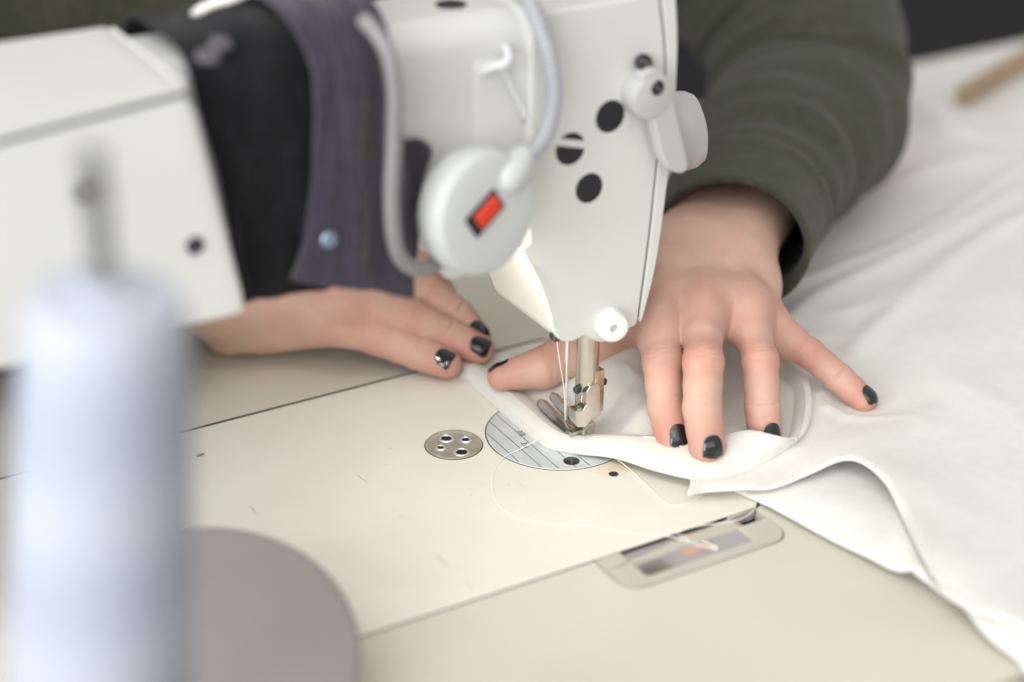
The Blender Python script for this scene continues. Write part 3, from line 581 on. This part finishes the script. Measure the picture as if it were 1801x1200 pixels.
up,UB=sheet('upper_layer',M['white_knit'],gm,UPE+UPB,inner,folds,2.6,.9,zmin=1.6)
# rolled hem along the free edge
hp=spline([P(a,b,c) for a,b,c in UPE[8:]],8); MB().add(tube(hp+A(0,0,-.5),.85,10)).build('hem',M['white_knit'],gm,sharp=None)
LE=[(1222,866,.8),(1277,858,1.2),(1347,893,1.2),(1433,940,1.2),(1543,997,1.5),(1667,1063,1.5),(1733,1127,1.5),(1786,1162,1.5),(1830,1200,1.5)]
LB=[(1960,1180,2),(1980,980,2),(1850,900,3),(1700,850,4),(1560,790,5),(1450,780,4),(1350,820,3),(1260,840,1.6)]
lo,LB3=sheet('lower_layer',M['white_knit'],gm,LE+LB,[(1360,880,4),(1450,900,7),(1500,850,8),(1550,960,7),(1600,1000,8),(1700,1060,7),(1770,1110,7),(1600,920,7),(1660,960,5),(1720,1010,5),(1480,830,8)],
  [([(1575,880,8),(1600,960,8),(1650,1040,8),(1730,1110,8)],3.0,4.5),([(1330,880,4),(1440,935,5),(1560,990,5),(1680,1060,5),(1760,1130,5)],1.8,6.0)],3.0,.9,zmin=.4)
# neckband ribbon: strip under the foot that becomes the standing ring of the neck opening
st=[((799,648,1.0),(813,631,5.0),(838,624,3)),((850,694,1.4),(870,670,7.5),(888,664,4)),((902,740,1.4),(923,713,8),(944,700,4)),((955,781,1.6),(974,755,8),(990,744,3.5)),
 ((1003,794,1.8),(1014,766,7),(1024,758,3.5)),((1080,803,4.2),(1088,766,10),(1092,760,4)),((1160,827,6.2),(1163,772,12),(1168,764,5)),((1240,842,6),(1240,772,14),(1240,778,5)),
 ((1310,832,5.5),(1313,757,18),(1316,792,5)),((1372,803,7),(1362,765,18),(1358,780,6)),((1413,768,9),(1402,770,14),(1380,765,6)),((1428,728,9),(1417,716,14.5),(1386,720,5.5)),
 ((1425,680,9),(1413,672,14.5),(1379,690,5.5)),((1405,645,10),(1393,640,14.5),(1356,668,5.5)),((1376,630,11),(1364,628,14.5),(1327,655,5.5)),((1345,624,9),(1330,630,11),(1312,648,5.5))]
cO=spline([P(*a) for a,_,_ in st],10); cT=spline([P(*b) for _,b,_ in st],10); cI=spline([P(*c) for _,_,c in st],10)
R=[]
for o_,t_,i_ in zip(cO,cT,cI):
    sec=spline([o_+A(0,0,-1.2),o_,o_*.5+t_*.5+unit(o_-i_)*.9+A(0,0,1.2),t_+A(0,0,-.4),t_+unit(i_-t_)*1.2+A(0,0,-.2),i_*.5+t_*.5,i_+A(0,0,-1)],4); R.append(sec)
R=np.array(R); m_,n2=R.shape[:2]
nb_=mk('neckband',R.reshape(-1,3),[(i*n2+j,(i+1)*n2+j,(i+1)*n2+j+1,i*n2+j+1) for i in range(m_-1) for j in range(n2-1)],M['white_knit'],gm,sharp=None); fixn(nb_); solid(nb_,.8,-1)
CAMDIR=A(.2,.6,.75)
# row of stitches beside the foot on the neckband
def stitchrow(path,name,ln=2.3,gap=.8,r=.17):
    p=spline(path,20); s=np.r_[0,np.cumsum(np.linalg.norm(np.diff(p,axis=0),axis=1))]; m=MB(); t=0
    while t+ln<s[-1]:
        q=np.stack([np.interp([t,t+ln*.5,t+ln],s,p[:,i]) for i in range(3)],1); q[1,2]+=.25; m.add(tube(q,[r*.6,r,r*.6],6)); t+=ln+gap
    return m.build(name,M['thread'],gm)
i0=70; stitchrow([R[i,10]+unit(CAMDIR)*.35 for i in range(44,108,5)],'stitch_row')
# ------------------------------------------------------------------ loose thread on the bed
lt=MB()
lt.add(tube(spline([P(978,757,6),P(952,770,4),P(915,790,1.2),P(888,803,.7),P(872,825,.4),P(865,850,.4),P(872,880,.4),P(895,903,.4),P(940,917,.4),P(1000,923,.4),P(1060,928,.4),P(1120,938,.4),P(1190,946,.5),P(1230,958,-.2),P(1262,966,-.6)],8),.2,6))
tag(lt.build('thread_tail',M['thread']),'fine white thread tail looping left over the needle plate','thread')
lt=MB().add(tube(spline([P(1083,806,2.4),P(1110,828,.6),P(1135,852,.4),P(1172,886,.4),P(1205,888,.4),P(1222,878,.5),P(1250,862,1.2),P(1280,856,2.0),P(1310,862,2.0),P(1327,880,.8),P(1326,896,.4),P(1305,912,.4),P(1270,920,.4),P(1225,926,.3),P(1190,938,-.6),P(1225,948,-.8),P(1262,962,-.6)],8),.22,6))
tag(lt.build('thread_tail',M['thread']),'fine white thread tail curling over the bed corner above the hinge frame','thread')
# strip of wood beyond the fabric, top right
ws=MB().add(box(P(1775,120,16),150,9,12,unit(P(1801,95,16)-P(1690,160,16)),None if False else np.cross(A(0,0,1),unit(P(1801,95,16)-P(1690,160,16))),A(0,0,1))).build('wooden_ruler',M['wood']); bev(ws,1.5,2)
tag(ws,'tan wooden strip lying on the white fabric at the far right edge','ruler')
# ------------------------------------------------------------------ person
class SDF:
    def __init__(s): s.groups=[]  # (k_to_body, k_inner, [prims], creases)
    def prim(s,X,a,b,ra,rb,fl=1.,nrm=None):
        a=np.asarray(a,np.float32); b=np.asarray(b,np.float32); d=b-a; L2=float(d@d); t=np.clip(((X-a)@d)/L2,0,1); V=X-a-t[:,None]*d
        r=ra+(rb-ra)*t
        if fl!=1. : # flatten along nrm
            n=np.asarray(nrm,np.float32); h=V@n; V=V+(1/fl-1)*h[:,None]*n
        return np.sqrt((V*V).sum(1))-r
    def smin(s,a,b,k):
        if k<=0: return np.minimum(a,b)
        h=np.clip(.5+.5*(b-a)/k,0,1); return b+(a-b)*h-k*h*(1-h)
    def group(s,g,X):
        f=None
        for (a,b,ra,rb,fl,n) in g['prims']:
            q=s.prim(X,a,b,ra,rb,fl,n); f=q if f is None else s.smin(f,q,g['k'])
        for (c,ax,dr,dep,wd) in g['creases']:
            d=X-c; t=d@ax; lt=d@np.cross(ax,dr); t=t+.022*lt*lt+.05*lt*np.sin(c[0]); side=np.clip((d@dr-1.5)/4.5,0,1)*(1-.5*np.clip(np.abs(lt)/8,0,1)); near=np.exp(-((d*d).sum(1)/(14.**2))**2); f=f+dep*np.exp(-(t/wd)**2)*side*near
        return f
    def __call__(s,X):
        X=X.astype(np.float32); F=None
        fing=None
        for g in s.groups:
            f=s.group(g,X)
            if g.get('finger'): fing=f if fing is None else s.smin(fing,f,.3)
            else: F=f if F is None else s.smin(F,f,g['kb'])
        return F if fing is None else (fing if F is None else s.smin(F,fing,9.0))
def surface_nets(fn,lo,hi,h):
    lo=np.asarray(lo,float); n=np.ceil((np.asarray(hi)-lo)/h).astype(int)+1
    # coarse cull
    H=4; cn=n//H+2; cg=np.stack(np.meshgrid(*[lo[i]+np.arange(cn[i])*h*H for i in range(3)],indexing='ij'),-1); CF=fn(cg.reshape(-1,3)).reshape(cn)
    nf=cn*H; Fd=np.full(nf,50.,np.float32)
    rep=np.repeat(np.repeat(np.repeat(CF,H,0),H,1),H,2); Fd[:]=np.where(rep>0,50,-50); need=np.abs(rep)<h*H*2.2
    idx=np.argwhere(need); 
    for k in range(0,len(idx),400000): 
        ii=idx[k:k+400000]; Fd[ii[:,0],ii[:,1],ii[:,2]]=fn(lo+ii*h)
    S=Fd<0; nx,ny,nz=Fd.shape
    acc=np.zeros((nx-1,ny-1,nz-1,3),np.float32); cnt=np.zeros((nx-1,ny-1,nz-1),np.float32)
    cs=[(a,b,c) for a in(0,1) for b in(0,1) for c in(0,1)]
    def sub(Ar,o): return Ar[o[0]:nx-1+o[0],o[1]:ny-1+o[1],o[2]:nz-1+o[2]]
    for i,a in enumerate(cs):
        for b in cs[i+1:]:
            if sum(abs(x-y) for x,y in zip(a,b))!=1: continue
            fa,fb=sub(Fd,a),sub(Fd,b); m=(fa<0)!=(fb<0); t=np.where(m,fa/(fa-fb+1e-12),0)
            for k in range(3): acc[...,k]+=np.where(m,a[k]+(b[k]-a[k])*t,0)
            cnt+=m
    act=cnt>0; ids=-np.ones(act.shape,int); w_=np.argwhere(act); ids[act]=np.arange(len(w_)); V=lo+(w_+acc[act]/cnt[act][:,None])*h
    Q=[]
    for ax in range(3):
        o=[0,0,0]; o[ax]=1; a=Fd[:nx-o[0],:ny-o[1],:nz-o[2]]<0; b=Fd[o[0]:,o[1]:,o[2]:]<0; m=np.argwhere(a!=b); u,v=[(1,2),(2,0),(0,1)][ax]
        m=m[(m[:,u]>0)&(m[:,v]>0)&(m[:,u]<Fd.shape[u]-1)&(m[:,v]<Fd.shape[v]-1)]; sg=a[m[:,0],m[:,1],m[:,2]]
        e=np.eye(3,dtype=int); q=np.stack([ids[tuple((m-e[u]-e[v]).T)],ids[tuple((m-e[v]).T)],ids[tuple(m.T)],ids[tuple((m-e[u]).T)]],1); q[~sg]=q[~sg][:,::-1]; Q.append(q)
    return V,np.concatenate(Q)
CAMV=-FW
def finger(S,J,R,k=2.5,creases=True,dors=None,kb=4):
    """J: list of joints knuckle..tip, R radii"""
    J=[np.asarray(j,float) for j in J]; pr=[]
    for i in range(len(J)-1):
        ax=unit(J[i+1]-J[i]); d=dors if dors is not None else A(0,0,1); n=unit(d-ax*(d@ax)); fl=1.0 if i<len(J)-2 else .92
        # bone slightly waisted in the middle, fuller at the joints
        m=(J[i]+J[i+1])/2; rm=(R[i]+R[i+1])/2*.965
        pr+= [(J[i],m,R[i],rm,1.,None),(m,J[i+1],rm,R[i+1],fl,n if fl!=1 else None)]
    cr=[]
    if creases and len(J)>=3:
        # J = [mcp,pip,dip,tip] or [mcp,ip,tip]
        for ji,dep in ((len(J)-2,1.5),(len(J)-3,.55)):
            if ji<1: continue
            ax=unit(J[ji+1]-J[ji-1]); d=dors if dors is not None else A(0,0,1); n=unit(d-ax*(d@ax))
            offs=(-3.2,-1.1,1.2,3.1) if ji==len(J)-3 else (-2.2,0.,1.8)
            for o_ in offs: cr.append(((J[ji]+ax*o_).astype(np.float32),ax.astype(np.float32),n.astype(np.float32),dep*random.uniform(.7,1.1)*(1. if (o_==0. or ji==len(J)-3) else .35),.65))
            # palm-side flexion crease
            cr.append((J[ji].astype(np.float32),ax.astype(np.float32),(-n).astype(np.float32),.5,.9))
    S.groups.append(dict(k=k,kb=kb,prims=pr,creases=cr,finger=True)); return J
def nail(S,J,r,dors,name,parent,ln=10.5,wid=52,back=6.0,fwd=None):
    g0=[g for g in S.groups if g.get('finger') and np.allclose(g['prims'][-1][1],J[-1])][0]; S0=S; S=lambda X: S0.group(g0,X.astype(np.float32))
    T,D=J[-1],J[-2]; ax=unit(T-D); n=unit(dors-ax*(dors@ax)); sd=np.cross(ax,n); V=[]; nu,nv=13,13
    for i in range(nv):
        v=i/(nv-1); 
        for j in range(nu):
            u=j/(nu-1)*2-1
            # rounded cuticle, nearly square free edge
            vv=v; s0=-back+ (1-math.sqrt(max(0,1-abs(u)**2.2)))*4.4*(1-v); s_=s0+(ln+.5*math.sin(u*7+J[-1][0])*math.sin(u*3.3+J[-1][1]))*v - (abs(u)**3)*1.2*v
            wa=math.radians(wid*(.82+.18*v))*u
            dirn=n*math.cos(wa)+sd*math.sin(wa); base=T+ax*s_-n*1.0
            t=r+5.5
            for _ in range(14):
                q=base+dirn*t; dd=float(S(q[None])[0])-.28; t-=dd*.8
                if abs(dd)<.02: break
            t=max(t,r*.55)
            V.append(base+dirn*t)
    V=np.array(V); o=mk(name,V,[(i*nu+j,i*nu+j+1,(i+1)*nu+j+1,(i+1)*nu+j) for i in range(nv-1) for j in range(nu-1)],M['polish'],parent,sharp=None)
    fixn(o); solid(o,.55,0); m=o.modifiers.new('s','SUBSURF'); m.levels=m.render_levels=1; return o
person=thing('person','person in dark green sweatshirt guiding white fabric with both hands, black nail polish','person',(40,-420,-740))
# --- her left hand (right in the photo)
SL=SDF()
idx=[P(1155,566,49),P(1166,636,38),P(1171,716,22),P(1185,772,11.5)]
mid_=[P(1236,556,50),P(1237,638,44),P(1235,718,29),P(1244,784,14.5)]
rin=[P(1316,556,46),P(1337,636,38),P(1341,716,21),P(1346,768,10)]
pin=[P(1362,584,35),P(1423,621,27),P(1475,664,19),P(1520,704,12)]
WR=P(1240,452,54); WR2=P(1262,392,52)
fm=P(1330,300,56); el=P(1450,150,62)
dl=unit(CAMV*1.0+A(0,0,.35))
for J,R in ((idx,[9.0,9.0,7.9,7.9]),(mid_,[8.8,8.8,8.2,8.3]),(rin,[8.4,8.1,7.6,7.4]),(pin,[8.6,6.9,6.5,6.0])): finger(SL,J,R,dors=dl)
def lerp(a,b,t): return a+(b-a)*t
side=unit(pin[0]-idx[0])
cI_,cM,cR_,cP=[WR+side*s for s in (-19,-6,7,19)]
palm=[(cI_,idx[0],16,9.6,1,None),(cM,mid_[0],17,9.8,1,None),(cR_,rin[0],16.5,9.4,1,None),(cP,pin[0]+A(3,-2,2),14,10,1,None),
 (lerp(cI_,idx[0],.5)-A(0,0,10),lerp(cM,mid_[0],.5)-A(0,0,10),12,12,1,None),(lerp(cP,pin[0],.3)-A(0,0,10),lerp(cR_,rin[0],.7)-A(0,0,9),13,11,1,None)]
palm+=[(lerp(cI_,idx[0],.72)+A(2,0,1),lerp(cR_,rin[0],.78)+A(0,0,1),12.5,12,1,None),(lerp(cI_,idx[0],.35),lerp(cP,pin[0],.35),14,13,1,None),(lerp(cM,mid_[0],.85)+A(0,0,1.5),lerp(cR_,rin[0],.9)+A(0,0,1.5),10.5,10,1,None)]
SL.groups.insert(0,dict(k=7.,kb=6.,prims=palm,creases=[]))
ws_=unit(np.cross(fm-WR,A(0,0,1))); ws_=ws_ if ws_@side>0 else -ws_
SL.groups.insert(1,dict(k=12.,kb=14.,prims=[(WR-ws_*11,fm-ws_*13,17.5,23,1,None),(WR+ws_*11,fm+ws_*12,17.5,23,1,None)],creases=[]))
# extensor tendons and knuckles
for J,cc in ((idx,cI_),(mid_,cM),(rin,cR_)): 
    SL.groups.insert(1,dict(k=2.,kb=5.,prims=[(lerp(cc,J[0],.35)+A(0,0,11.6),J[0]+A(0,0,7.6),1.6,2.0,1,None)],creases=[]))
th=[P(1165,530,40),P(1060,592,26),P(955,647,17.5),P(883,663,14)]
finger(SL,th,[15,12,9.7,7.0],dors=unit(A(.2,-.9,.6)),kb=8)
SL.groups.insert(1,dict(k=6.,kb=10.,prims=[(cI_-A(0,0,8),th[1],15,12.5,1,None)],creases=[]))
# webs between the fingers
for a,b in ((idx,mid_),(mid_,rin),(rin,pin)): SL.groups.insert(2,dict(k=1.,kb=6.,prims=[(lerp(a[0],a[1],.12)-A(0,0,4),lerp(b[0],b[1],.12)-A(0,0,4),5.5,5.5,1,None)],creases=[]))
# --- her right hand (left in the photo)
SR=SDF()
pk=[P(575,562,26),P(668,590,19),P(735,618,12),P(785,640,8.2)]
rg=[P(600,530,36),P(715,560,25),P(785,590,16),P(843,614,10.5)]
md=[P(640,492,42),P(745,512,32),P(800,553,21),P(836,592,12.5)]
ix=[P(680,462,42),P(742,478,36),P(770,515,22),P(785,545,12)]
dr=unit(CAMV*.55+A(0,0,1.))
for J,R in ((pk,[10.8,9.9,8.8,7.6]),(rg,[11,9.8,8.8,7.6]),(md,[11,9.6,8.6,7.8]),(ix,[10.5,9.4,8.6,7.6])): finger(SR,J,R,dors=dr)
wR=P(385,556,30); w2=P(300,560,34)
hd=unit(rg[0]-wR); sdR=unit(np.cross(hd,A(0,0,1))); sdR=sdR if sdR[1]>0 else -sdR
heel=P(404,577,14)
palmR=[(heel,pk[0],13.5,11.0,1,None),(wR-sdR*12,rg[0],13.5,11.5,1,None),(wR-sdR*26,md[0],14.5,12,1,None),(wR-sdR*38,ix[0],14,12,1,None),(P(470,572,16),P(545,566,20),12.5,12,1,None)]
SR.groups.insert(0,dict(k=8.,kb=6.,prims=palmR,creases=[]))
elR=wR+A(190,-125,45)
SR.groups.insert(1,dict(k=12.,kb=12.,prims=[(wR-sdR*8,wR+unit(elR-wR)*60-sdR*8,13,18,1,None),(wR-sdR*26,wR+unit(elR-wR)*60-sdR*24,15.5,19,1,None),(wR+unit(elR-wR)*50-sdR*15,wR+unit(elR-wR)*85-sdR*15,21,24,1,None)],creases=[]))
thR=[wR-sdR*30+A(0,0,-4),ix[0]-A(-20,28,16),ix[1]-A(-10,30,22),ix[2]-A(-5,30,10)]
finger(SR,thR,[15,12,10,8.5],dors=A(0,0,1.))
def fsurf(S,h,pad):
    pts=[];
    for g in S.groups:
        for p in g['prims']:
            pts+= [np.asarray(p[0])-p[2]-pad,np.asarray(p[0])+p[2]+pad,np.asarray(p[1])-p[3]-pad,np.asarray(p[1])+p[3]+pad]
    pts=np.array(pts); return surface_nets(S,pts.min(0),pts.max(0),h)
VL,FL=fsurf(SL,.65,2.5); VR,FR=fsurf(SR,.8,2.5)
# upper arms, chest and neck: the same skin surface continues inside the clothes
shL=A(-165,-400,300); shR=A(225,-400,300)
SB=SDF(); SB.groups=[dict(k=25.,kb=20.,prims=[(fm,el,33,40,1,None),(wR+unit(elR-wR)*75-sdR*15,elR,24,36,1,None),(el,shL,38,48,1,None),(elR,shR,36,48,1,None),(shL,shR,52,52,1,None),(A(30,-450,-60),A(30,-450,250),80,85,1,None),(A(30,-420,300),A(30,-410,420),55,50,1,None)],creases=[])]
VB,FB=fsurf(SB,9.,12)
allV=np.vstack([VL,VR,VB]); allF=np.vstack([FL,FR+len(VL),FB+len(VL)+len(VR)])
body=mk('body',allV,allF,M['skin'],person,sharp=None)
# natural colour: pinker knuckles, finger ends and thumb
fl_=np.zeros(len(allV)); hv=allV[:len(VL)+len(VR)]
for J in (idx,mid_,rin,pin,th,pk,rg,md,ix):
    for j,(am,rd) in enumerate(((.35,13),(.55,8.5),(.25,6),(.55,9))[:len(J)]):
        d2=((hv-J[j])**2).sum(1); fl_[:len(hv)]=np.maximum(fl_[:len(hv)],am*np.exp(-d2/(2*rd*rd))*1.7)
for a,b in zip(th[:-1],th[1:]):
    d=pdist(np.c_[hv[:,0],hv[:,1]],[a,b]); fl_[:len(hv)]=np.maximum(fl_[:len(hv)],.45*np.exp(-(d/9)**2)*(hv[:,2]<34))
at=body.data.attributes.new('flush','FLOAT','POINT'); at.data.foreach_set('value',fl_.astype(np.float32))
def nl(S,J,r,px,ln,wid,back):
    # dorsal direction: the one whose nail centre lies towards the seen nail position
    T,D=J[-1],J[-2]; ax=unit(T-D); q=_ray(*px); q=unit(q); d=T-C0; near=C0+q*(d@q); off=near-T; off=off-ax*(off@ax); side_=off-CAMV*(off@CAMV)
    s=min(np.linalg.norm(side_)/(r*.98),.95); cv=unit(CAMV-ax*(CAMV@ax)); n=unit((unit(side_)*s if np.linalg.norm(side_)>.2 else 0)+cv*math.sqrt(1-s*s))
    nail(S,J,r,n,'fingernail',person,ln,wid,back)
nl(SL,idx,8.0,(1196,774),9.8,37,4.6)
nl(SL,mid_,8.5,(1251,779),10.4,36,4.8)
nl(SL,rin,7.5,(1356,764),9.6,36,5.5)
nl(SL,pin,6.0,(1531,690),9.0,50,3.8)
nail(SL,th,7.0,unit(UP*1.0+CAMV*.05-RT*.15),'fingernail',person,11,42,5)
nl(SR,pk,7.6,(785,629),8.8,40,5.0)
nl(SR,rg,7.6,(840,605),10,40,5)
nl(SR,md,7.8,(842,580),10,42,5)
# --- sweatshirt: two lofted sleeves (open cuffs) and a torso, one mesh
def sleeve(path,rad,cuff_n,seedv,flat=.92,n=72,amp=1.0,folds_at=()):
    p=spline(path,14); s=np.r_[0,np.cumsum(np.linalg.norm(np.diff(p,axis=0),axis=1))]; k=150; t=np.linspace(0,s[-1],k); q=np.stack([np.interp(t,s,p[:,i]) for i in range(3)],1)
    rr=np.interp(t,np.interp(np.linspace(0,1,len(rad)),np.linspace(0,1,len(path)),[s[min(i*14,len(s)-1)] for i in range(len(path))]),rad)
    T,N,B=frames(q); a=np.arange(n)*2*math.pi/n; rg_=np.random.default_rng(seedv); ph=rg_.uniform(0,6.28,8); R=[]
    for i in range(k):
        env=np.clip((t[i]-cuff_n)/25,0,1)
        w_=np.zeros(n)
        for (c,am,wd,tilt,phs) in folds_at:
            dd=(t[i]-c-tilt*np.cos(a-phs)); w_+=am*np.exp(-(dd/wd)**2)*(.65+.35*np.cos(a-phs+.8))
        w_+=env*amp*(1.6*np.sin(t[i]*.11+2.2*np.cos(a+ph[0])+ph[1])+1.0*np.sin(t[i]*.23+3*np.cos(a+ph[2])+ph[3])+.6*np.sin(t[i]*.05+2*a+ph[4]))
        r_=rr[i]+w_
        R.append(q[i]+np.outer(np.cos(a)*r_,N[i])+np.outer(np.sin(a)*r_*flat,B[i]))
    # turn the cuff edge inwards
    c0=R[0]; ins=[q[0]+(c0-q[0])*f+T[0]*d for f,d in ((.90,18),(.90,6),(.92,1.5),(.96,.1))]
    return ins+R
cuffS=P(1303,372,52)
dv=unit(el-P(1262,392,52))
pathL=[P(1286,432,54),P(1326,330,57),P(1378,255,60),P(1424,185,64),lerp(el,shL,.15)+A(-5,5,12),lerp(el,shL,.5),shL]
SLV=sleeve(pathL,[38.5,43.5,50,56,60,64,70],40,5,flat=.92,amp=.95,folds_at=[(46,2.4,3,5,1.0),(92,1.3,8,10,.6),(124,1.6,9,16,.4),(160,1.8,10,14,.9),(190,1.5,8,18,.2),(222,2,9,16,1.4),(56,-1.2,3,6,1.0)])
SLR=sleeve([wR+A(34,-12,8),wR+A(60,-22,14),elR,lerp(elR,shR,.5),shR],[36,40,52,62,70],30,9,amp=1.2,folds_at=[(60,3,7,8,.5),(100,3,8,9,2)])
g=MB()
g.add(loft(SLV,caps=False)); g.add(loft(SLR,caps=False))
ST=SDF(); ST.groups=[dict(k=45.,kb=30.,prims=[(A(-35,-450,-160),A(-15,-445,230),120,120,1,None),(A(95,-450,-160),A(75,-445,230),120,120,1,None),(lerp(el,shL,.75),shL,72,78,1,None),(lerp(elR,shR,.75),shR,70,78,1,None),(shL,shR,80,80,1,None)],creases=[])]
VT,FT=fsurf(ST,10.,12); VT=VT+0
nrm_=3.5*np.sin(VT[:,0]*.05+VT[:,2]*.035)*np.sin(VT[:,2]*.03+1); VT[:,1]+=nrm_
g.add((VT,[tuple(f) for f in FT]))
sw=g.build('sweatshirt',M['green_knit'],person,sharp=None)
print('hand verts',len(VL),len(VR))
for nm,J in dict(idx=idx,mid=mid_,rin=rin,pin=pin,th=th,pk=pk,rg=rg,md=md).items(): print(nm,[round(float(np.linalg.norm(J[i+1]-J[i])),1) for i in range(len(J)-1)])
print('mid mcp-wrist',np.linalg.norm(mid_[0]-WR),'forearm',np.linalg.norm(el-WR))
